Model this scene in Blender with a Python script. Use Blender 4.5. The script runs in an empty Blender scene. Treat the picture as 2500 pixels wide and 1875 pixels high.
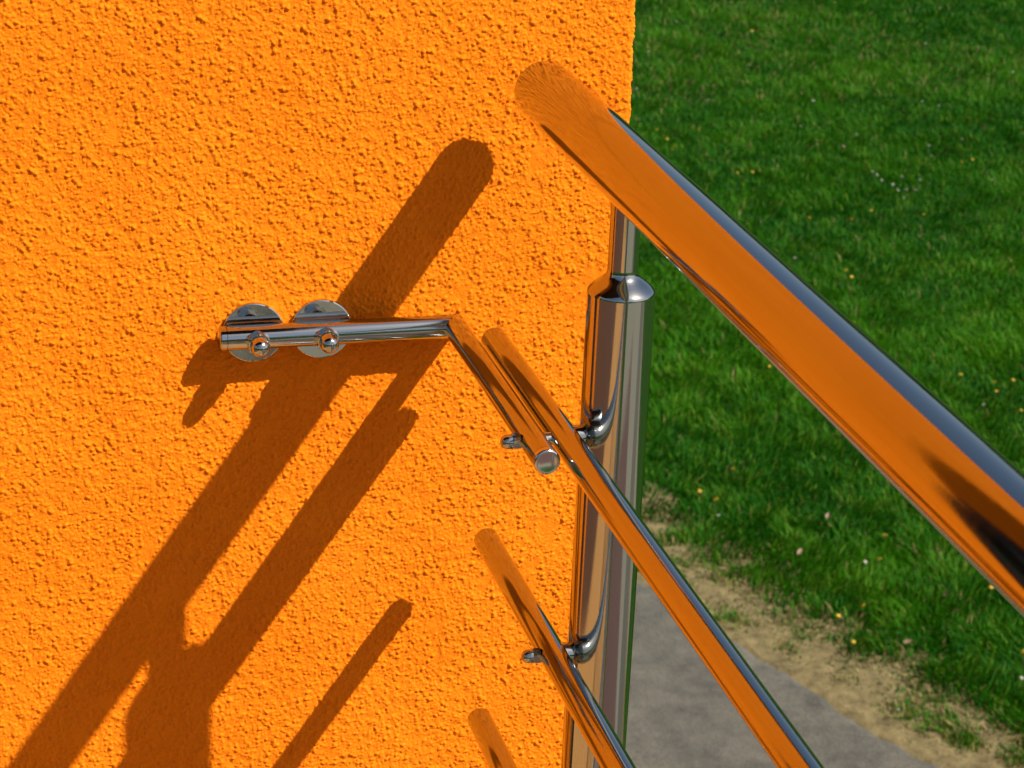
import bpy, bmesh, math, random
import numpy as np
from mathutils import Vector, Matrix

random.seed(7)
rng = np.random.default_rng(11)
R = math.radians
scene = bpy.context.scene
col = scene.collection

# ------------------------------------------------------------------ camera
CAM = Vector((-0.50090, -1.49817, 0.56580))
rt = Vector((0.96571487, -0.25661859, 0.03926444))
up = Vector((0.05953883, 0.36614823, 0.92864988))
fw = Vector((0.25268543, 0.89447324, -0.36887356))
cam_data = bpy.data.cameras.new('camera')
cam = bpy.data.objects.new('camera', cam_data)
col.objects.link(cam)
cam.matrix_world = Matrix(((rt.x, up.x, -fw.x, CAM.x), (rt.y, up.y, -fw.y, CAM.y), (rt.z, up.z, -fw.z, CAM.z), (0, 0, 0, 1)))
cam_data.sensor_width = 36.0
cam_data.lens = 36.0 * 5675.14 / 2500.0
cam_data.clip_start = 0.02
cam_data.clip_end = 2000.0
cam_data.dof.use_dof = True
cam_data.dof.focus_distance = 1.50
cam_data.dof.aperture_fstop = 32.0
scene.camera = cam

# ------------------------------------------------------------------ sky and sun
SUN_AZ, SUN_EL = 49.434, 47.736            # azimuth from -Y towards +X, elevation
world = bpy.data.worlds.new('World')
scene.world = world
world.use_nodes = True
wn = world.node_tree
sky = wn.nodes.new('ShaderNodeTexSky')
sky.sky_type = 'NISHITA'
sky.sun_disc = False
sky.sun_elevation = R(SUN_EL)
sky.sun_rotation = R(180.0 - SUN_AZ)
sky.altitude = 0
sky.air_density = 1.0
sky.dust_density = 2.5
sky.ozone_density = 1.0
wn.links.new(sky.outputs[0], wn.nodes['Background'].inputs[0])
wn.nodes['Background'].inputs[1].default_value = 0.055
sun_data = bpy.data.lights.new('sun', 'SUN')
sun_data.energy = 5.0
sun_data.angle = R(0.53)
sun_data.color = (1.0, 0.95, 0.87)
sun = bpy.data.objects.new('sun', sun_data)
col.objects.link(sun)
sdir = Vector((math.sin(R(SUN_AZ)) * math.cos(R(SUN_EL)), -math.cos(R(SUN_AZ)) * math.cos(R(SUN_EL)), math.sin(R(SUN_EL))))
sun.rotation_euler = sdir.to_track_quat('Z', 'Y').to_euler()
sun.location = sdir * 20

scene.view_settings.view_transform = 'Standard'
scene.view_settings.look = 'None'
scene.view_settings.gamma = 1.0
scene.view_settings.exposure = 0.86
scene.view_settings.use_curve_mapping = False

# ------------------------------------------------------------------ helpers
def new_mat(name):
    m = bpy.data.materials.new(name)
    m.use_nodes = True
    return m, m.node_tree, m.node_tree.nodes, m.node_tree.links, m.node_tree.nodes['Principled BSDF']

def node(nt, typ, **kw):
    n = nt.nodes.new(typ)
    for k, v in kw.items():
        if k.startswith('i_'):
            n.inputs[k[2:].replace('_', ' ')].default_value = v
        else:
            setattr(n, k, v)
    return n

def ramp(nt, stops):
    n = nt.nodes.new('ShaderNodeValToRGB')
    e = n.color_ramp.elements
    while len(e) < len(stops):
        e.new(0.5)
    for el, (p, c) in zip(e, stops):
        el.position = p
        el.color = c if len(c) == 4 else (*c, 1)
    return n

def link(o, parent=None):
    col.objects.link(o)
    if parent is not None:
        o.parent = parent
    return o

def tag(o, label=None, category=None, group=None, kind=None):
    if label: o['label'] = label
    if category: o['category'] = category
    if group: o['group'] = group
    if kind: o['kind'] = kind
    return o

def mesh_obj(name, verts, faces, mat, parent=None, smooth=None):
    me = bpy.data.meshes.new(name)
    me.from_pydata([tuple(v) for v in verts], [], faces)
    me.materials.append(mat)
    me.update()
    if smooth is not None:
        me.polygons.foreach_set('use_smooth', [True] * len(me.polygons))
        me.set_sharp_from_angle(angle=R(smooth))
    return link(bpy.data.objects.new(name, me), parent)

def frame(d):
    d = Vector(d).normalized()
    a = Vector((0, 0, 1)) if abs(d.z) < 0.9 else Vector((1, 0, 0))
    u = a.cross(d).normalized()
    return d, u, d.cross(u)

def lathe(name, P, d, prof, mat, parent=None, seg=72, smooth=32):
    """prof: list of (distance along d, radius); radius 0 closes"""
    d, u, v = frame(d)
    P = Vector(P)
    # support loops keep the shading normals true on long straight runs
    full = [prof[0]]
    for (t0, r0), (t1, r1) in zip(prof, prof[1:]):
        L = math.hypot(t1 - t0, r1 - r0)
        if L > .003 and r0 > 1e-7 and r1 > 1e-7:
            for f in (.0003 / L, .0006 / L, 1 - .0006 / L, 1 - .0003 / L):
                full.append((t0 + (t1 - t0) * f, r0 + (r1 - r0) * f))
        full.append((t1, r1))
    prof = full
    verts, faces, rings = [], [], []
    for t, r in prof:
        if r < 1e-7:
            rings.append([len(verts)]); verts.append(P + d * t)
        else:
            rings.append(list(range(len(verts), len(verts) + seg)))
            for k in range(seg):
                a = 2 * math.pi * k / seg
                verts.append(P + d * t + (u * math.cos(a) + v * math.sin(a)) * r)
    for A, B in zip(rings, rings[1:]):
        for k in range(seg):
            k2 = (k + 1) % seg
            if len(A) == 1 and len(B) == 1: continue
            if len(A) == 1: faces.append((A[0], B[k2], B[k]))
            elif len(B) == 1: faces.append((A[k], A[k2], B[0]))
            else: faces.append((A[k], A[k2], B[k2], B[k]))
    return mesh_obj(name, verts, faces, mat, parent, smooth)

def box(name, lo, hi, mat, parent=None, bevel=0.0):
    bm = bmesh.new()
    bmesh.ops.create_cube(bm, size=1.0)
    for v in bm.verts:
        v.co = Vector([(l + h) / 2 + c * (h - l) for l, h, c in zip(lo, hi, v.co)])
    if bevel:
        bmesh.ops.bevel(bm, geom=bm.edges[:], offset=bevel, segments=2, affect='EDGES')
    me = bpy.data.meshes.new(name)
    bm.to_mesh(me); bm.free()
    me.materials.append(mat)
    return link(bpy.data.objects.new(name, me), parent)

def value_noise(shape, cells, rg):
    """smooth 2-D value noise on a grid of shape, with cells = (cells down, cells across)"""
    g = rg.random((cells[0] + 3, cells[1] + 3))
    y = np.linspace(0, cells[0], shape[0], endpoint=False); x = np.linspace(0, cells[1], shape[1], endpoint=False)
    yi, xi = y.astype(int), x.astype(int)
    fy, fx = y - yi, x - xi
    fy = (fy * fy * (3 - 2 * fy))[:, None]; fx = (fx * fx * (3 - 2 * fx))[None, :]
    a = g[yi][:, xi]; b = g[yi][:, xi + 1]; c = g[yi + 1][:, xi]; d = g[yi + 1][:, xi + 1]
    return (a * (1 - fx) + b * fx) * (1 - fy) + (c * (1 - fx) + d * fx) * fy - 0.5

def noise_at(x, y, scale, seed):
    """value noise at scattered points"""
    rg = np.random.default_rng(seed)
    g = rg.random((256, 256))
    xs, ys = x / scale + 77.3, y / scale + 31.7
    xi, yi = np.floor(xs).astype(int), np.floor(ys).astype(int)
    fx, fy = xs - xi, ys - yi
    fx = fx * fx * (3 - 2 * fx); fy = fy * fy * (3 - 2 * fy)
    G = lambda i, j: g[i % 256, j % 256]
    return (G(xi, yi) * (1 - fx) + G(xi + 1, yi) * fx) * (1 - fy) + (G(xi, yi + 1) * (1 - fx) + G(xi + 1, yi + 1) * fx) * fy

# ------------------------------------------------------------------ materials
def stucco_mat(name, coarse):
    m, nt, nn, ll, bs = new_mat(name)
    tc = node(nt, 'ShaderNodeTexCoord')
    n1 = node(nt, 'ShaderNodeTexNoise', i_Scale=9.0, i_Detail=4.0)
    n2 = node(nt, 'ShaderNodeTexNoise', i_Scale=420.0, i_Detail=3.0)
    ll.new(tc.outputs['Object'], n1.inputs['Vector']); ll.new(tc.outputs['Object'], n2.inputs['Vector'])
    r1 = ramp(nt, [(0.3, (0.79, 0.180, 0.0030)), (0.7, (0.85, 0.210, 0.0050))])
    ll.new(n1.outputs['Fac'], r1.inputs['Fac'])
    mx = node(nt, 'ShaderNodeMix', data_type='RGBA', blend_type='MULTIPLY')
    mx.inputs[0].default_value = 1.0
    r2 = ramp(nt, [(0.25, (0.90, 0.88, 0.85)), (0.6, (1, 1, 1))])
    ll.new(n2.outputs['Fac'], r2.inputs['Fac'])
    ll.new(r1.outputs[0], mx.inputs[6]); ll.new(r2.outputs[0], mx.inputs[7])
    ll.new(mx.outputs[2], bs.inputs['Base Color'])
    bs.inputs['Roughness'].default_value = 0.85
    bs.inputs['Specular IOR Level'].default_value = 0.08
    nb = node(nt, 'ShaderNodeTexNoise', i_Scale=850.0, i_Detail=4.0, i_Roughness=0.7)
    ll.new(tc.outputs['Object'], nb.inputs['Vector'])
    b = node(nt, 'ShaderNodeBump', i_Strength=1.0, i_Distance=0.0010)
    ll.new(nb.outputs['Fac'], b.inputs['Height'])
    if coarse:
        v = node(nt, 'ShaderNodeTexVoronoi', feature='SMOOTH_F1', i_Scale=430.0)
        ll.new(tc.outputs['Object'], v.inputs['Vector'])
        b2 = node(nt, 'ShaderNodeBump', i_Strength=1.0, i_Distance=0.0020, invert=True)
        ll.new(v.outputs['Distance'], b2.inputs['Height'])
        ll.new(b2.outputs[0], b.inputs['Normal'])
    ll.new(b.outputs[0], bs.inputs['Normal'])
    return m
M_WALL = stucco_mat('orange_roughcast', False)
M_WALLC = stucco_mat('orange_roughcast_far', True)

def steel_mat(name, base=(0.45, 0.465, 0.45), r0=0.055, r1=0.135, scale=60.0):
    m, nt, nn, ll, bs = new_mat(name)
    tc = node(nt, 'ShaderNodeTexCoord')
    n1 = node(nt, 'ShaderNodeTexNoise', i_Scale=scale, i_Detail=6.0, i_Roughness=0.7)
    ll.new(tc.outputs['Object'], n1.inputs['Vector'])
    mr = node(nt, 'ShaderNodeMapRange')
    mr.inputs['From Min'].default_value = 0.42; mr.inputs['From Max'].default_value = 0.80
    mr.inputs['To Min'].default_value = r0; mr.inputs['To Max'].default_value = r1
    ll.new(n1.outputs['Fac'], mr.inputs['Value'])
    ll.new(mr.outputs[0], bs.inputs['Roughness'])
    n3 = node(nt, 'ShaderNodeTexNoise', i_Scale=1400.0, i_Detail=2.0)
    ll.new(tc.outputs['Object'], n3.inputs['Vector'])
    b = node(nt, 'ShaderNodeBump', i_Strength=0.05, i_Distance=0.0002)
    ll.new(n3.outputs['Fac'], b.inputs['Height'])
    ll.new(b.outputs[0], bs.inputs['Normal'])
    bs.inputs['Metallic'].default_value = 1.0
    bs.inputs['Base Color'].default_value = (*base, 1)
    return m
M_STEEL = steel_mat('polished_stainless')
M_STEELB = steel_mat('brushed_stainless', (0.60, 0.59, 0.565), 0.12, 0.22, 90.0)

def plain_noise_mat(name, c0, c1, scale, rough=0.9, bump=0.0, bscale=None, bdist=0.004):
    m, nt, nn, ll, bs = new_mat(name)
    tc = node(nt, 'ShaderNodeTexCoord')
    n1 = node(nt, 'ShaderNodeTexNoise', i_Scale=scale, i_Detail=8.0, i_Roughness=0.65)
    ll.new(tc.outputs['Object'], n1.inputs['Vector'])
    r = ramp(nt, [(0.32, c0), (0.68, c1)])
    ll.new(n1.outputs['Fac'], r.inputs['Fac'])
    ll.new(r.outputs[0], bs.inputs['Base Color'])
    bs.inputs['Roughness'].default_value = rough
    bs.inputs['Specular IOR Level'].default_value = 0.12 if rough > .85 else 0.4
    if bump:
        n2 = node(nt, 'ShaderNodeTexNoise', i_Scale=bscale or scale * 8, i_Detail=5.0)
        ll.new(tc.outputs['Object'], n2.inputs['Vector'])
        b = node(nt, 'ShaderNodeBump', i_Strength=bump, i_Distance=bdist)
        ll.new(n2.outputs['Fac'], b.inputs['Height'])
        ll.new(b.outputs[0], bs.inputs['Normal'])
    return m

def asphalt_mat():
    m, nt, nn, ll, bs = new_mat('old_asphalt')
    tc = node(nt, 'ShaderNodeTexCoord')
    n1 = node(nt, 'ShaderNodeTexNoise', i_Scale=5.5, i_Detail=7.0, i_Roughness=0.68)
    n2 = node(nt, 'ShaderNodeTexNoise', i_Scale=95.0, i_Detail=4.0)
    n4 = node(nt, 'ShaderNodeTexNoise', i_Scale=1.1, i_Detail=5.0)
    for n in (n1, n2, n4): ll.new(tc.outputs['Object'], n.inputs['Vector'])
    r = ramp(nt, [(0.30, (0.032, 0.031, 0.025)), (0.46, (0.056, 0.0545, 0.043)), (0.68, (0.084, 0.081, 0.062))])
    ll.new(n1.outputs['Fac'], r.inputs['Fac'])
    r2 = ramp(nt, [(0.36, (0.70, 0.70, 0.70)), (0.62, (1.22, 1.22, 1.20))])
    ll.new(n2.outputs['Fac'], r2.inputs['Fac'])
    mx = node(nt, 'ShaderNodeMix', data_type='RGBA', blend_type='MULTIPLY'); mx.inputs[0].default_value = 1.0
    ll.new(r.outputs[0], mx.inputs[6]); ll.new(r2.outputs[0], mx.inputs[7])
    r4 = ramp(nt, [(0.60, (0, 0, 0)), (0.80, (0.45, 0.45, 0.45))])       # drifted sand
    ll.new(n4.outputs['Fac'], r4.inputs['Fac'])
    mx2 = node(nt, 'ShaderNodeMix', data_type='RGBA')
    ll.new(r4.outputs[0], mx2.inputs[0]); ll.new(mx.outputs[2], mx2.inputs[6]); mx2.inputs[7].default_value = (0.16, 0.135, 0.07, 1)
    ll.new(mx2.outputs[2], bs.inputs['Base Color'])
    bs.inputs['Roughness'].default_value = 0.9
    b = node(nt, 'ShaderNodeBump', i_Strength=0.6, i_Distance=0.006)
    ll.new(n2.outputs['Fac'], b.inputs['Height']); ll.new(b.outputs[0], bs.inputs['Normal'])
    return m
M_ASPH = asphalt_mat()
M_SAND = plain_noise_mat('dry_sandy_soil', (0.058, 0.048, 0.022), (0.175, 0.142, 0.066), 11.0, 0.95, 0.7, 70, 0.01)
M_SOIL = plain_noise_mat('lawn_floor', (0.008, 0.040, 0.002), (0.024, 0.070, 0.004), 14.0, 0.95, 0.8, 60, 0.03)
M_GRAVEL = plain_noise_mat('pale_gravel', (0.13, 0.12, 0.09), (0.22, 0.205, 0.16), 9.0, 0.95)
M_PAVE = plain_noise_mat('reddish_paving', (0.075, 0.042, 0.036), (0.105, 0.060, 0.052), 5.0, 0.9)
M_WOOD = plain_noise_mat('larch_board', (0.34, 0.165, 0.045), (0.44, 0.225, 0.07), 12.0, 0.7)
M_DOOR = plain_noise_mat('dark_stained_wood', (0.012, 0.008, 0.006), (0.024, 0.015, 0.010), 20.0, 0.55)
M_SLATE = plain_noise_mat('brown_clay_tile', (0.050, 0.020, 0.008), (0.085, 0.034, 0.014), 6.0, 0.8)
M_CONC = plain_noise_mat('concrete', (0.26, 0.25, 0.23), (0.36, 0.35, 0.32), 8.0, 0.9)
M_GLASS, _nt, _nn, _ll, _bs = new_mat('door_glass')
_bs.inputs['Base Color'].default_value = (0.01, 0.012, 0.012, 1); _bs.inputs['Roughness'].default_value = 0.05

def leaf_mat(name, translucent=0.35, rough=0.6):
    m, nt, nn, ll, bs = new_mat(name)
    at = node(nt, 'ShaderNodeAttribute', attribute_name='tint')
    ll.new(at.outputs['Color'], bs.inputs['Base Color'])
    bs.inputs['Roughness'].default_value = rough
    bs.inputs['Specular IOR Level'].default_value = 0.12
    tr = node(nt, 'ShaderNodeBsdfTranslucent')
    ll.new(at.outputs['Color'], tr.inputs['Color'])
    mix = node(nt, 'ShaderNodeMixShader'); mix.inputs[0].default_value = translucent
    out = nn['Material Output']
    ll.new(bs.outputs[0], mix.inputs[1]); ll.new(tr.outputs[0], mix.inputs[2]); ll.new(mix.outputs[0], out.inputs['Surface'])
    return m
M_GRASS = leaf_mat('grass_blade', 0.45)

# ------------------------------------------------------------------ ground, path, verge
ZG = -4.65
ground = mesh_obj('ground', [(-700, -700, ZG), (700, -700, ZG), (700, 700, ZG), (-700, 700, ZG)], [(0, 1, 2, 3)], M_SOIL)
tag(ground, 'green meadow ground below the balcony', kind='structure')

EY = np.array([-14, -8, -4, -1, 1, 3, 5, 6.48, 6.74, 7.08, 7.58, 8.46, 10, 12, 16, 22, 40.])
EX = np.array([19, 13.2, 10.2, 8.3, 7.1, 5.75, 4.50, 3.73, 3.59, 3.48, 3.32, 3.0, 2.42, 1.65, 0.0, -2.6, -10.])
def path_edge(y): return np.interp(y, EY, EX)

ys = np.concatenate([np.linspace(-14, 4, 90), np.arange(4.02, 13, 0.02), np.linspace(13, 40, 90)])
jit = (noise_at(ys, ys * 0, 0.5, 5) - .5) * 0.05 + (noise_at(ys, ys * 0, 0.12, 6) - .5) * 0.045 + (noise_at(ys, ys * 0, 0.04, 8) - .5) * 0.025
xr_ = path_edge(ys) + jit
xl_ = path_edge(ys) - 2.6
# asphalt with a 3 cm rounded-off edge
V, F = [], []
for y, a, b in zip(ys, xl_, xr_):
    V += [(a, y, ZG + .004), (b - .04, y, ZG + .022), (b, y, ZG + .010), (b + .004, y, ZG - .01)]
for i in range(len(ys) - 1):
    for k in range(3):
        F.append((4 * i + k, 4 * i + k + 1, 4 * i + k + 5, 4 * i + k + 4))
path = mesh_obj('path', V, F, M_ASPH)
tag(path, 'grey worn asphalt path curving below the railing', kind='structure')

wv = 0.24 + (noise_at(ys, ys * 0 + 9, 0.7, 15) - .5) * 0.42 + (noise_at(ys, ys * 0 + 9, 0.16, 16) - .5) * 0.20
V, F = [], []
for y, b, w in zip(ys, xr_, wv):
    for k, f in enumerate((-0.03, 0.25, 0.9, 2.9)):
        V.append((b + (w * f if k < 3 else 1.3), y, ZG + (.004, .016, .014, -.01)[k]))
for i in range(len(ys) - 1):
    for k in range(3):
        F.append((4 * i + k, 4 * i + k + 1, 4 * i + k + 5, 4 * i + k + 4))
verge = mesh_obj('verge', V, F, M_SAND)
tag(verge, 'strip of dry yellow sand and straw between path and lawn', kind='structure')

court = mesh_obj('gravel_yard', [(1.5, -18, ZG + .002), (18, -18, ZG + .002), (9.5, 1.0, ZG + .002), (1.5, 1.0, ZG + .002)], [(0, 1, 2, 3)], M_GRAVEL)
tag(court, 'pale gravel yard in front of the house', kind='structure')
yard = mesh_obj('paved_yard', [(0.6, -11, ZG + .032), (6.4, -11, ZG + .032), (6.4, -3.4, ZG + .032), (0.6, -3.4, ZG + .032)], [(0, 1, 2, 3)], M_PAVE)
tag(yard, 'reddish paved yard below the balcony', kind='structure')

# ------------------------------------------------------------------ house wall (real roughcast grains near the railing)
house = link(bpy.data.objects.new('house', None)); house.location = (0, 0, ZG)
tag(house, 'house with bright orange roughcast rendered wall and sharp vertical corner', 'house')
HP = Vector((0, 0, -ZG))
def child(o):
    o.location = HP
    return o
ST = 0.0007
RC = 0.004
X0, Z0, Z1 = -0.56, -0.40, 0.272
flat = -X0 - RC
arc = RC * math.pi / 2
tot = flat + arc + 0.03
nu, nv = int(tot / ST), int((Z1 - Z0) / ST)
rg = np.random.default_rng(3)
def grain_field(shape, st, rg):
    h = np.zeros(shape)
    base = (value_noise(shape, (int(shape[0] * st / .060), int(shape[1] * st / .060)), rg) * 0.8
            + value_noise(shape, (int(shape[0] * st / .022), int(shape[1] * st / .022)), rg) * 0.6
            + value_noise(shape, (int(shape[0] * st / .009), int(shape[1] * st / .009)), rg) * 0.40
            + value_noise(shape, (int(shape[0] * st / .0042), int(shape[1] * st / .0030)), rg) * 0.75) * 1e-3
    dens = value_noise(shape, (int(shape[0] * st / .030), int(shape[1] * st / .018)), rg) + 0.6 * value_noise(shape, (int(shape[0] * st / .010), int(shape[1] * st / .010)), rg)
    n = int(shape[0] * shape[1] * st * st / (0.00165 ** 2))
    gi = rg.random(n) * (shape[0] - 1); gj = rg.random(n) * (shape[1] - 1)
    keep = dens[gi.astype(int), gj.astype(int)] + rg.normal(0, .14, n) > -0.46
    gi, gj = gi[keep], gj[keep]; n = len(gi)
    rad = np.clip(rg.lognormal(math.log(0.00076), 0.34, n), .0005, .0018)
    hg = rad * rg.uniform(0.45, 1.0, n)
    asp = rg.uniform(.75, 1.3, n); th = rg.uniform(0, math.pi, n)
    W = 3
    ii, jj = np.round(gi).astype(int), np.round(gj).astype(int)
    for a in range(-W, W + 1):
        for b in range(-W, W + 1):
            I, J = ii + a, jj + b
            ok = (I >= 0) & (I < shape[0]) & (J >= 0) & (J < shape[1])
            dy, dx = (I - gi) * st, (J - gj) * st
            p = (dx * np.cos(th) + dy * np.sin(th)) * asp; q = (-dx * np.sin(th) + dy * np.cos(th)) / asp
            q2 = (p * p + q * q) / rad ** 2
            ok &= q2 < 1
            np.maximum.at(h, (I[ok], J[ok]), hg[ok] * (1 - q2[ok]) ** .6)
    return base + h
hf = grain_field((nv + 1, nu + 1), ST, rg)
fz = np.clip(np.minimum(np.arange(nv + 1), nv - np.arange(nv + 1)) * ST / .010, 0, 1)[:, None]
fx_ = np.clip(np.arange(nu + 1) * ST / .010, 0, 1)[None, :]
fz = fz * fx_
hf = hf * fz + .0009 * (1 - fz)                 # run out level into the plainer plaster above and below
u = np.arange(nu + 1) * ST
z = Z0 + np.arange(nv + 1) * ST
bx = np.where(u < flat, X0 + u, np.where(u < flat + arc, -RC + RC * np.sin(np.clip((u - flat) / RC, 0, math.pi / 2)), 0.0))
by = np.where(u < flat, 0.0, np.where(u < flat + arc, RC - RC * np.cos(np.clip((u - flat) / RC, 0, math.pi / 2)), RC + u - flat - arc))
an = np.clip((u - flat) / RC, 0, math.pi / 2)
nx_, ny_ = np.sin(an), -np.cos(an)
# the plasterer's corner wanders a little
wob = (value_noise((nv + 1, 2), (14, 1), rg)[:, :1]) * 0.0022
co = np.empty((nv + 1, nu + 1, 3))
co[..., 0] = bx[None] + nx_[None] * hf + wob * np.clip((bx[None] + .05) / .05, 0, 1)
co[..., 1] = by[None] + ny_[None] * hf
co[..., 2] = z[:, None]
idx = np.arange((nv + 1) * (nu + 1)).reshape(nv + 1, nu + 1)
quads = np.stack([idx[:-1, :-1], idx[:-1, 1:], idx[1:, 1:], idx[1:, :-1]], -1).reshape(-1, 4)
def np_mesh(name, co, faces, nper, mat, parent=None, smooth=True):
    me = bpy.data.meshes.new(name)
    me.vertices.add(len(co)); me.vertices.foreach_set('co', np.ascontiguousarray(co, dtype=np.float32).ravel())
    me.loops.add(len(faces)); me.loops.foreach_set('vertex_index', np.ascontiguousarray(faces, dtype=np.int32))
    starts = np.concatenate([[0], np.cumsum(nper)[:-1]]).astype(np.int32)
    me.polygons.add(len(nper)); me.polygons.foreach_set('loop_start', starts)
    me.polygons.foreach_set('use_smooth', np.full(len(nper), smooth))
    me.materials.append(mat)
    me.update(calc_edges=True); me.validate()
    return link(bpy.data.objects.new(name, me), parent)
child(np_mesh('wall', co.reshape(-1, 3), quads.ravel(), np.full(len(quads), 4), M_WALL, house))
# rest of the elevation, plain sheets round that patch and the balcony door
YC = -0.0011
DX0, DX1, DZ0, DZ1 = -1.56, -0.60, -0.95, 1.00
def sheet(x0, x1, z0, z1):
    return child(mesh_obj('wall', [(x0, YC, z0), (x1, YC, z0), (x1, YC, z1), (x0, YC, z1)], [(0, 1, 2, 3)], M_WALLC, house))
sheet(-7, DX0, ZG - .2, 4.5); sheet(DX0, DX1, ZG - .2, DZ0 - .002); sheet(DX0, DX1, DZ1, 4.5)
sheet(DX1, X0 + .002, ZG - .2, 4.5); sheet(X0 + .002, 0.001, ZG - .2, Z0 + .002); sheet(X0 + .002, 0.001, Z1 - .003, 4.5)
child(mesh_obj('wall', [(0.0011, YC, ZG - .2), (0.0011, 7, ZG - .2), (0.0011, 7, Z0), (0.0011, YC, Z0)], [(0, 1, 2, 3)], M_WALLC, house))
child(mesh_obj('wall', [(0.0011, YC, Z1), (0.0011, 7, Z1), (0.0011, 7, 4.5), (0.0011, YC, 4.5)], [(0, 1, 2, 3)], M_WALLC, house))
child(mesh_obj('wall', [(0.0011, 0.0325, Z0), (0.0011, 7, Z0), (0.0011, 7, Z1), (0.0011, 0.0325, Z1)], [(0, 1, 2, 3)], M_WALLC, house))
# reveals, balcony door, roof
child(mesh_obj('reveal', [(DX1, YC, DZ0), (DX1, .14, DZ0), (DX1, .14, DZ1), (DX1, YC, DZ1), (DX0, YC, DZ0), (DX0, .14, DZ0), (DX0, .14, DZ1), (DX0, YC, DZ1)],
      [(0, 1, 2, 3), (4, 7, 6, 5), (3, 2, 6, 7)], M_WALLC, house))
door = child(box('door', (DX0 + .002, .09, DZ0), (DX1 - .002, .14, DZ1 - .002), M_DOOR, house))
pane = box('pane', (DX0 + .12, .082, DZ0 + .15), (DX1 - .12, .088, DZ1 - .13), M_GLASS, door)
child(box('roof', (-7.4, -0.55, 4.5), (0.45, 7.4, 4.72), M_DOOR, house))
child(box('canopy', (-1.95, -0.75, 1.105), (-0.025, -0.004, 1.165), M_DOOR, house))

# ------------------------------------------------------------------ balcony floor
FZ = -0.95
floor = box('balcony_floor', (-1.65, -3.6, FZ - .20), (-0.028, -0.006, FZ - .034), M_CONC)
tag(floor, 'timber decked balcony floor beside the orange wall', kind='structure')
terr = box('terrace_floor', (-4.2, -4.2, FZ - .20), (-1.652, -0.006, FZ - .012), M_SLATE)
tag(terr, 'brown clay tiled terrace floor left of the deck', kind='structure')
pl = None
yy = -0.012
while yy > -3.58:
    if pl is None:
        pl = box('plank', (-1.62, -.138, FZ - .030), (-0.03, 0, FZ), M_WOOD, floor, 0.003)
        pl.location = (0, yy, 0)
    else:
        c = pl.copy(); c.location = (0, yy, 0); col.objects.link(c); c.parent = floor
    yy -= 0.145

# ------------------------------------------------------------------ railing
XP, YP, RP = -0.0727, -0.21976, 0.02115
XH, YH, ZH, RH = -0.0746, -0.0367, 0.17436, 0.02078
XR, YR, RR = -0.1047, -0.0434, 0.0091
ROD_Z = [0.0006, -0.1524, -0.2990, -0.4460, -0.5930, -0.7400]
XL, XM, YB, RB = -0.2910, -0.1252, -0.0130, 0.00843
YC2 = -0.2551
RAIL_END = -3.45

rail = link(bpy.data.objects.new('balcony_railing', None)); rail.location = (XP, YP, FZ)
tag(rail, 'polished stainless steel balcony railing with handrail, post and thin rods bracketed to the orange wall', 'railing')
RO = -Vector((XP, YP, FZ))
def rp(o):
    o.location = RO
    return o

hand = rp(lathe('handrail', (XH, YH, ZH), (0, -1, 0), [(0.0, RH - .0012), (0.0004, RH - .0004), (0.0014, RH), (-RAIL_END - 0.0367, RH)], M_STEEL, rail, 128))
lathe('end_cap', (XH, YH, ZH), (0, -1, 0), [(-0.0006, 0), (-0.0006, RH - .004), (0.0, RH - .0012), (0.002, RH - .003), (0.002, 0)], M_STEEL, hand, 96)

rods = []
for k, zz in enumerate(ROD_Z):
    r = rp(lathe('rod', (XR, YR, zz), (0, -1, 0), [(0.0, 0), (0.0, RR - .0022), (0.0006, RR - .0008), (0.0020, RR), (-RAIL_END + YR, RR), (-RAIL_END + YR + .001, 0)], M_STEEL, rail, 72))
    rods.append(r)

def acorn(name, P, d, af, parent, hexl, dome):
    """domed cap nut: hexagon with chamfer, then a dome"""
    d, u, v = frame(d); P = Vector(P)
    verts, faces, rings = [], [], []
    rc = af / math.sqrt(3)
    rd = af * 0.47
    seg = 48
    def ring(t, rf):
        rings.append(len(verts))
        for k in range(seg):
            a = 2 * math.pi * k / seg
            verts.append(P + d * t + (u * math.cos(a) + v * math.sin(a)) * rf(a))
    hexr = lambda a: (af / 2) / math.cos(((a + math.pi / 6) % (math.pi / 3)) - math.pi / 6)
    ring(0.0, lambda a: min(hexr(a), af * .525))
    ring(0.0004, hexr)
    ring(hexl - .0005, hexr)
    ring(hexl, lambda a: min(hexr(a), af * .525))
    ring(hexl + .0001, lambda a: rd)
    n = 10
    for k in range(1, n):
        b = k / n * math.pi / 2
        st = max(dome - rd, 0)
        ring(hexl + .0001 + st * min(1, k / 2) + rd * math.sin(b) * min(1, dome / rd), lambda a, b=b: rd * math.cos(b))
    for A, B in zip(rings, rings[1:]):
        for k in range(seg):
            k2 = (k + 1) % seg
            faces.append((A + k, A + k2, B + k2, B + k))
    tip = len(verts); verts.append(P + d * (hexl + .0001 + max(dome - rd, 0) + rd * min(1, dome / rd)))
    for k in range(seg): faces.append((rings[-1] + k, rings[-1] + (k + 1) % seg, tip))
    return mesh_obj(name, verts, faces, M_STEEL, parent, 24)

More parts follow.
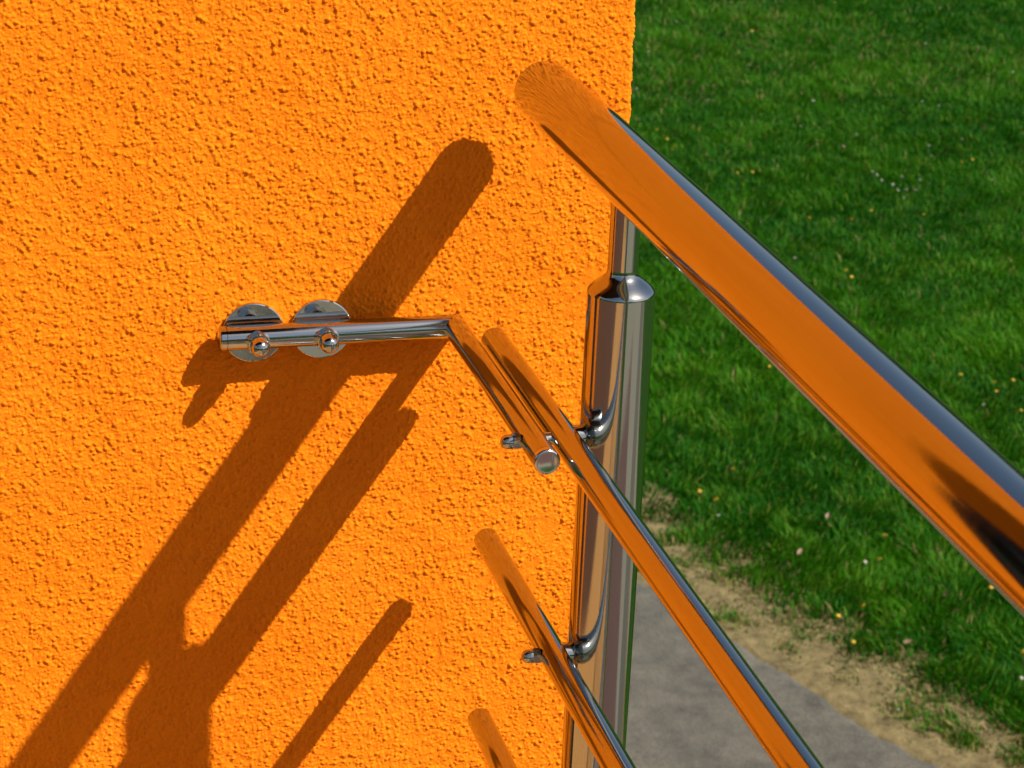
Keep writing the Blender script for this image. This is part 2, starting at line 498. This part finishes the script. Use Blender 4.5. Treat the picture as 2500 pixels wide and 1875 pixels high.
def make_post(y):
    t0, rp_ = FZ, 0.0094
    zs = 0.0965
    prof = [(0, RP)]
    # rounded shoulder, then a fillet into the neck
    prof += [(zs - FZ + t, r) for t, r in ((-.0012, RP), (-.0002, .0210), (.0008, .0205), (.0022, .0193), (.0038, .0176), (.0054, .0156), (.0070, .0134), (.0084, .0117), (.0096, .0106), (.0110, .0099), (.0126, .0095), (.014, rp_))]
    post = rp(lathe('post', (XP, y, FZ), (0, 0, 1), prof, M_STEEL, rail, 128, 50))
    zn = zs + .014
    lathe('neck', (XP, y, zn), (0, 0, 1), [(0, rp_), (ZH - RH + .0035 - zn, rp_)], M_STEEL, post, 72)
    lathe('base_plate', (XP, y, FZ), (0, 0, 1), [(0.0005, .045), (.006, .045), (.0075, .0435), (.0076, RP)], M_STEELB, post, 64)
    for k, zz in enumerate(ROD_Z):
        # saddle connector between post and rod
        x1 = XP - RP
        lathe('connector', (XP - .012, y, zz), (-1, 0, 0), [(0, .0074), (XP - .012 - XR, .0074)], M_STEEL, post, 48, 60)
        if not (k == 0 and y == YP):
            lathe('bolt', (XR - RR + .001, y, zz), (-1, 0, 0), [(0, .0032), (.0012, .0032)], M_STEELB, post, 24)
            acorn('acorn_nut', (XR - RR + .0002, y, zz), (-1, 0, 0), .0098, post, .0048, .0072)
    return post
for y in (YP, YP - 1.12, YP - 2.24):
    make_post(y)

# L-shaped wall bracket: mitred tube, two rosettes, cap nuts and end caps
seg = 72
a_, b_ = Vector((1, 0, 0)), Vector((0, -1, 0))
n_ = (a_ + b_).normalized()
Mp = Vector((XM, YB, 0.0))
def offs(ax):
    return [Vector((0, math.cos(2 * math.pi * k / seg), math.sin(2 * math.pi * k / seg))) * RB for k in range(seg)]
o1 = offs(a_)
mitre = [Mp + o + a_ * (-(o.dot(n_)) / a_.dot(n_)) for o in o1]
gap = 0.0053
e1 = [m + a_ * ((XL + gap) - m.x) for m in mitre]
e2 = [Vector((m.x, YC2 + gap, m.z)) for m in mitre]
V = e1 + mitre + e2
F = []
for k in range(seg):
    k2 = (k + 1) % seg
    F.append((k, k2, seg + k2, seg + k)); F.append((seg + k, seg + k2, 2 * seg + k2, 2 * seg + k))
brk = rp(mesh_obj('wall_bracket', V, F, M_STEEL, rail, 20))
tag(brk, 'L-shaped bracket tube mitred at the corner')
capprof = [(-.0012, RB - .0006), (0.0001, RB - .0005), (.00035, RB), (gap - .0012, RB), (gap - .0003, RB - .0007), (gap, RB - .0018), (gap - .0003, RB - .0026), (gap - .0003, 0)]
lathe('end_cap', (XL + gap, YB, 0), (-1, 0, 0), capprof, M_STEEL, brk, 72, 40)
lathe('end_cap', (XM, YC2 + gap, 0), (0, -1, 0), capprof, M_STEELB, brk, 72, 40)
for x in (-0.26567, -0.21804):
    lathe('rosette', (x, 0.0, -0.0002), (0, -1, 0), [(-.001, .0210), (.0034, .0215), (.0043, .0213), (.0047, .0206), (.0046, .0150), (.0046, 0)], M_STEEL, brk, 96, 25)
    acorn('acorn_nut', (x, YB - RB + .0003, 0), (0, -1, 0), .0142, brk, .0095, .0100)
acorn('acorn_nut', (XM - RB + .0002, YP, 0.0), (-1, 0, 0), .0100, brk, .0050, .0072)
lathe('bolt', (XM + RB - .001, YP, 0.0003), (1, 0, 0), [(0, .0042), (.0045, .0042)], M_STEELB, brk, 24)

# ------------------------------------------------------------------ lawn
def lawn(n, rg):
    y = 5.2 + 19.5 * rg.random(n) ** 1.45
    xl = np.maximum(path_edge(y) + 0.05, 3.14 + (y - 9.26) * .33 - 1.1)
    xr = 4.13 + (y - 6.4) * .505 + 1.3
    x = xl + (xr - xl) * rg.random(n)
    return x, y
def lawn_sides(n, rg):
    xl_f = lambda y: np.maximum(path_edge(y) + 0.05, 3.14 + (y - 9.26) * .33 - 1.1)
    m = int(n * .72)
    y1 = 8.0 + 16.0 * rg.random(m) ** .62; x1 = path_edge(y1) + .05 + (xl_f(y1) - path_edge(y1)) * (1 - .8 * rg.random(m) ** 1.5)
    y2 = 5.2 + 14 * rg.random(n - m) ** 1.3; x2 = 4.13 + (y2 - 6.4) * .505 + 1.3 + 3.0 * rg.random(n - m) ** 1.4
    return np.concatenate([x1, x2]), np.concatenate([y1, y2])
def blades(n, rg, side=0):
    x, y = lawn(n, rg)
    if side:                                       # coarser cover left and right of the nearest lawn
        xs, ys2 = lawn_sides(side, rg)
        x, y = np.concatenate([x, xs]), np.concatenate([y, ys2])
    wide = np.ones(len(x)); wide[n:] = 2.6
    n = len(x)
    dv = x - np.interp(y, ys, xr_)                 # distance beyond the asphalt edge
    wv_ = np.interp(y, ys, wv)
    n1 = noise_at(x, y, .55, 21); n2 = noise_at(x, y, .16, 22); n3 = noise_at(x, y, 2.2, 23)
    cover = np.clip((dv - wv_ * .40 + (n2 - .5) * .55 + (n1 - .5) * .34) / .55, 0, 1)
    keep = rg.random(n) < np.maximum(cover ** 1.2, np.clip((dv - .03) / .15, 0, 1) * (0.30 + 0.30 * (n2 > .58)))
    x, y, n1, n2, n3, cover, wide = [a[keep] for a in (x, y, n1, n2, n3, cover, wide)]
    n = len(x)
    dist = np.sqrt((x + .5) ** 2 + (y + 1.5) ** 2)
    ht = (0.036 + 0.026 * n2 + 0.026 * n1) * rg.uniform(.55, 1.35, n) * (0.38 + .62 * cover)
    wd = rg.uniform(.0022, .0046, n) * (1 + .02 * dist) * wide
    az = rg.uniform(0, 2 * math.pi, n); lean = rg.uniform(.15, .95, n) * ht
    la = noise_at(x, y, .35, 24) * 12 + rg.normal(0, .9, n)
    px, py = np.cos(az) * wd, np.sin(az) * wd
    lx, ly = np.cos(la) * lean, np.sin(la) * lean
    co = np.empty((n, 5, 3))
    zb = np.full(n, ZG - .002)
    co[:, 0] = np.stack([x - px, y - py, zb], 1); co[:, 1] = np.stack([x + px, y + py, zb], 1)
    co[:, 2] = np.stack([x + px * .8 + lx * .35, y + py * .8 + ly * .35, zb + ht * .62], 1)
    co[:, 3] = np.stack([x - px * .8 + lx * .35, y - py * .8 + ly * .35, zb + ht * .62], 1)
    co[:, 4] = np.stack([x + lx, y + ly, zb + ht], 1)
    b = np.arange(n)[:, None] * 5
    faces = np.concatenate([b + [0, 1, 2, 3], b + [3, 2, 4]], 1)
    nper = np.tile([4, 3], n)
    # blade colours: fresh, deep, yellowish, straw, with distant shade mixed in
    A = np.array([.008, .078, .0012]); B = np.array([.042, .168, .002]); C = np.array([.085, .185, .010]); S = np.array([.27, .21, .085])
    t = np.clip((n1 - .5) * .9 + (n3 - .5) * .8 + (n2 - .5) * .5 + .56 - np.clip(y - 11, 0, 12) * .05 + rg.normal(0, .20, n), 0, 1)[:, None]  # y term deepens far blades, painting in shade and lens vignetting
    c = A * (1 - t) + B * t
    k = (rg.random(n) < .08 + .16 * (n2 > .66))[:, None]; c = np.where(k, C, c)
    ps = .012 + .62 * (1 - cover) ** 1.2 + .05 * (n3 > .62)
    c = np.where((rg.random(n) < ps)[:, None], S * rg.uniform(.6, 1.1, (n, 1)), c)
    c = c * rg.uniform(.75, 1.25, (n, 1))
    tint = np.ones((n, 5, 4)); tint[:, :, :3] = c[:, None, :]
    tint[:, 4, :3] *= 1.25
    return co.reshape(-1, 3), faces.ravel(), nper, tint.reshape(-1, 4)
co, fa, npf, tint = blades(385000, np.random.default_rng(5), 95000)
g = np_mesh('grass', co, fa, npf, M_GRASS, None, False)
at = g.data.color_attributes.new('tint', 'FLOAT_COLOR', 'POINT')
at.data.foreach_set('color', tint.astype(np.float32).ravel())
tag(g, 'dense green meadow grass beyond the path', 'grass', kind='stuff')

# ------------------------------------------------------------------ wild flowers and fallen leaves
def solid_mat(name, c, rough=.6):
    m, nt, nn, ll, bs = new_mat(name)
    n1 = node(nt, 'ShaderNodeTexNoise', i_Scale=300.0)
    r = ramp(nt, [(.3, tuple(v * .8 for v in c)), (.7, c)])
    ll.new(n1.outputs['Fac'], r.inputs['Fac']); ll.new(r.outputs[0], bs.inputs['Base Color'])
    bs.inputs['Roughness'].default_value = rough
    return m
M_YEL = solid_mat('dandelion_petal', (.42, .28, .008)); M_WHT = solid_mat('daisy_petal', (.33, .34, .27))
M_STEM = solid_mat('flower_stem', (.05, .11, .02)); M_LEAFP = solid_mat('dead_leaf', (.19, .125, .075))
def bloom(rad, mat, name, petals):
    V, F = [(0, 0, .006)], []
    for k in range(petals):
        a = 2 * math.pi * k / petals
        for da, rr, zz in ((-.5, .55, .005), (0, 1.0, -.002 + .004 * (k % 2)), (.5, .55, .005)):
            V.append((math.cos(a + da * 2 * math.pi / petals) * rad * rr, math.sin(a + da * 2 * math.pi / petals) * rad * rr, zz))
        i = len(V)
        F += [(0, i - 3, i - 2, i - 1)]
    V.append((0, 0, -.006)); t = len(V) - 1
    for k in range(petals):
        i = 1 + 3 * k
        F.append((t, i + 1, i)); F.append((t, i + 2, i + 1))
    me = bpy.data.meshes.new(name); me.from_pydata(V, [], F); me.materials.append(mat); me.update()
    return me
def stem_mesh(h):
    V, F = [], []
    for zz, ox in ((0, 0), (h * .6, .004), (h, .002)):
        for k in range(4):
            V.append((ox + .0016 * math.cos(k * math.pi / 2), .0016 * math.sin(k * math.pi / 2), zz))
    for l in range(2):
        for k in range(4):
            F.append((4 * l + k, 4 * l + (k + 1) % 4, 4 * l + 4 + (k + 1) % 4, 4 * l + 4 + k))
    me = bpy.data.meshes.new('stem'); me.from_pydata(V, [], F); me.materials.append(M_STEM); me.update()
    return me
YEL = [(5.94, 15.03), (6.06, 15.01), (6.04, 16.26), (5.83, 12.45), (5.84, 12.58), (8.02, 15.16), (5.97, 10.52), (6.08, 10.49), (5.93, 10.07), (5.9, 10.35), (4.26, 8.31), (4.39, 8.55), (3.97, 7.84), (4.67, 7.87), (3.79, 7.73), (3.77, 7.49), (4.53, 7.24), (3.61, 9.24), (3.65, 9.1), (5.67, 15.97), (5.63, 15.73), (5.69, 15.82), (5.68, 16.28), (5.78, 10.61), (6.04, 13.76), (6.97, 13.79), (6.61, 13.94), (6.36, 13.72), (7.87, 15.04), (7.76, 19.62), (5.07, 10.35), (5.18, 10.05), (4.68, 11.0), (5.5, 11.64), (5.25, 11.96), (3.91, 9.54)]
WHT = [(3.61, 8.95), (3.72, 6.85), (4.4, 7.0), (7.01, 14.77), (7.0, 14.65), (7.19, 14.69), (7.07, 14.33), (7.18, 14.4), (7.0, 14.34), (7.04, 14.52), (7.01, 14.86), (7.29, 14.57), (6.99, 14.2), (7.7, 15.26), (8.18, 15.7), (7.78, 15.48), (6.97, 16.3), (6.42, 17.11), (5.92, 17.59), (7.36, 16.99), (7.91, 14.57), (7.31, 15.9), (5.6, 12.93), (5.72, 10.15), (7.24, 18.28), (8.33, 16.84), (8.45, 16.75)]
LEA = [(3.88, 8.46), (4.42, 7.86), (4.03, 7.44), (3.42, 8.34), (7.08, 15.61), (4.19, 8.84)]
rf = np.random.default_rng(9)
ex, ey = lawn(26, rf)
YEL += [(a, b) for a, b in zip(ex[:12], ey[:12]) if a > path_edge(b) + .6]
WHT += [(a, b) for a, b in zip(ex[12:], ey[12:]) if a > path_edge(b) + .6]
mb_y, mb_w, ms = bloom(.0145, M_YEL, 'bloom', 11), bloom(.012, M_WHT, 'bloom', 9), stem_mesh(.095)
def flower(nm, x, y, mb, label, cat, group):
    e = link(bpy.data.objects.new(nm, None)); e.location = (x, y, ZG)
    e.rotation_euler = (0, 0, random.uniform(0, 6.28))
    s = random.uniform(.75, 1.15); e.scale = (s, s, s)
    tag(e, label, cat, group)
    link(bpy.data.objects.new('stem', ms), e)
    b = link(bpy.data.objects.new('bloom', mb), e); b.location = (.002, 0, .095)
    b.rotation_euler = (random.uniform(-.5, .7), random.uniform(-.5, .5), 0)
for x, y in YEL: flower('dandelion', x, y, mb_y, 'small yellow dandelion flower scattered in the green lawn', 'flower', 'yellow dandelions in the lawn')
for x, y in WHT: flower('daisy', x, y, mb_w, 'tiny white flower head scattered in the green lawn', 'flower', 'white flowers in the lawn')
V = [(-.03, 0, 0), (-.012, .014, .006), (.012, .016, .008), (.034, 0, .004), (.012, -.014, .007), (-.012, -.013, .004), (0, 0, -.004)]
lm = bpy.data.meshes.new('fallen_leaf'); lm.from_pydata(V, [], [(0, 1, 6), (1, 2, 6), (2, 3, 6), (3, 4, 6), (4, 5, 6), (5, 0, 6)]); lm.materials.append(M_LEAFP); lm.update()
for x, y in LEA:
    o = link(bpy.data.objects.new('fallen_leaf', lm)); o.location = (x, y, ZG + .085)
    o.rotation_euler = (random.uniform(-.5, .5), random.uniform(-.5, .5), random.uniform(0, 6)); o.scale = (.75, .75, .75)
    tag(o, 'pale pinkish dead leaf lying on the grass', 'leaf', 'dead leaves on the lawn')

# ------------------------------------------------------------------ far wood (mirrored in the steel)
def wood(rg):
    n = 16000
    a = rg.uniform(R(-200), R(95), n); d = rg.normal(70, 7, n)
    x = np.sin(a) * d; y = np.cos(a) * d
    top = 7 + 5 * noise_at(a * 20, a * 0, 1.0, 31) + 3 * noise_at(a * 60, a * 0, 1.0, 32)
    z = ZG + top * np.sqrt(rg.random(n))
    s = rg.uniform(.5, 1.3, n)
    co = np.empty((n, 4, 3)); c = np.stack([x, y, z], 1)
    t1 = rg.normal(size=(n, 3)); t1 /= np.linalg.norm(t1, axis=1)[:, None]
    t2 = np.cross(t1, rg.normal(size=(n, 3))); t2 /= np.linalg.norm(t2, axis=1)[:, None]
    s = s[:, None]
    co[:, 0] = c - t1 * s; co[:, 1] = c - t2 * s * .6; co[:, 2] = c + t1 * s; co[:, 3] = c + t2 * s * .6
    tint = np.ones((n, 4, 4)); tint[:, :, :3] = (np.array([.03, .06, .015]) * rg.uniform(.6, 1.4, (n, 1)))[:, None, :]
    return co.reshape(-1, 3), np.arange(4 * n), np.full(n, 4), tint.reshape(-1, 4)
co, fa, npf, tint = wood(np.random.default_rng(17))
w = np_mesh('far_wood', co, fa, npf, M_GRASS, None, False)
at = w.data.color_attributes.new('tint', 'FLOAT_COLOR', 'POINT')
at.data.foreach_set('color', tint.astype(np.float32).ravel())
tag(w, 'far belt of dark trees round the meadow', 'wood', kind='stuff')
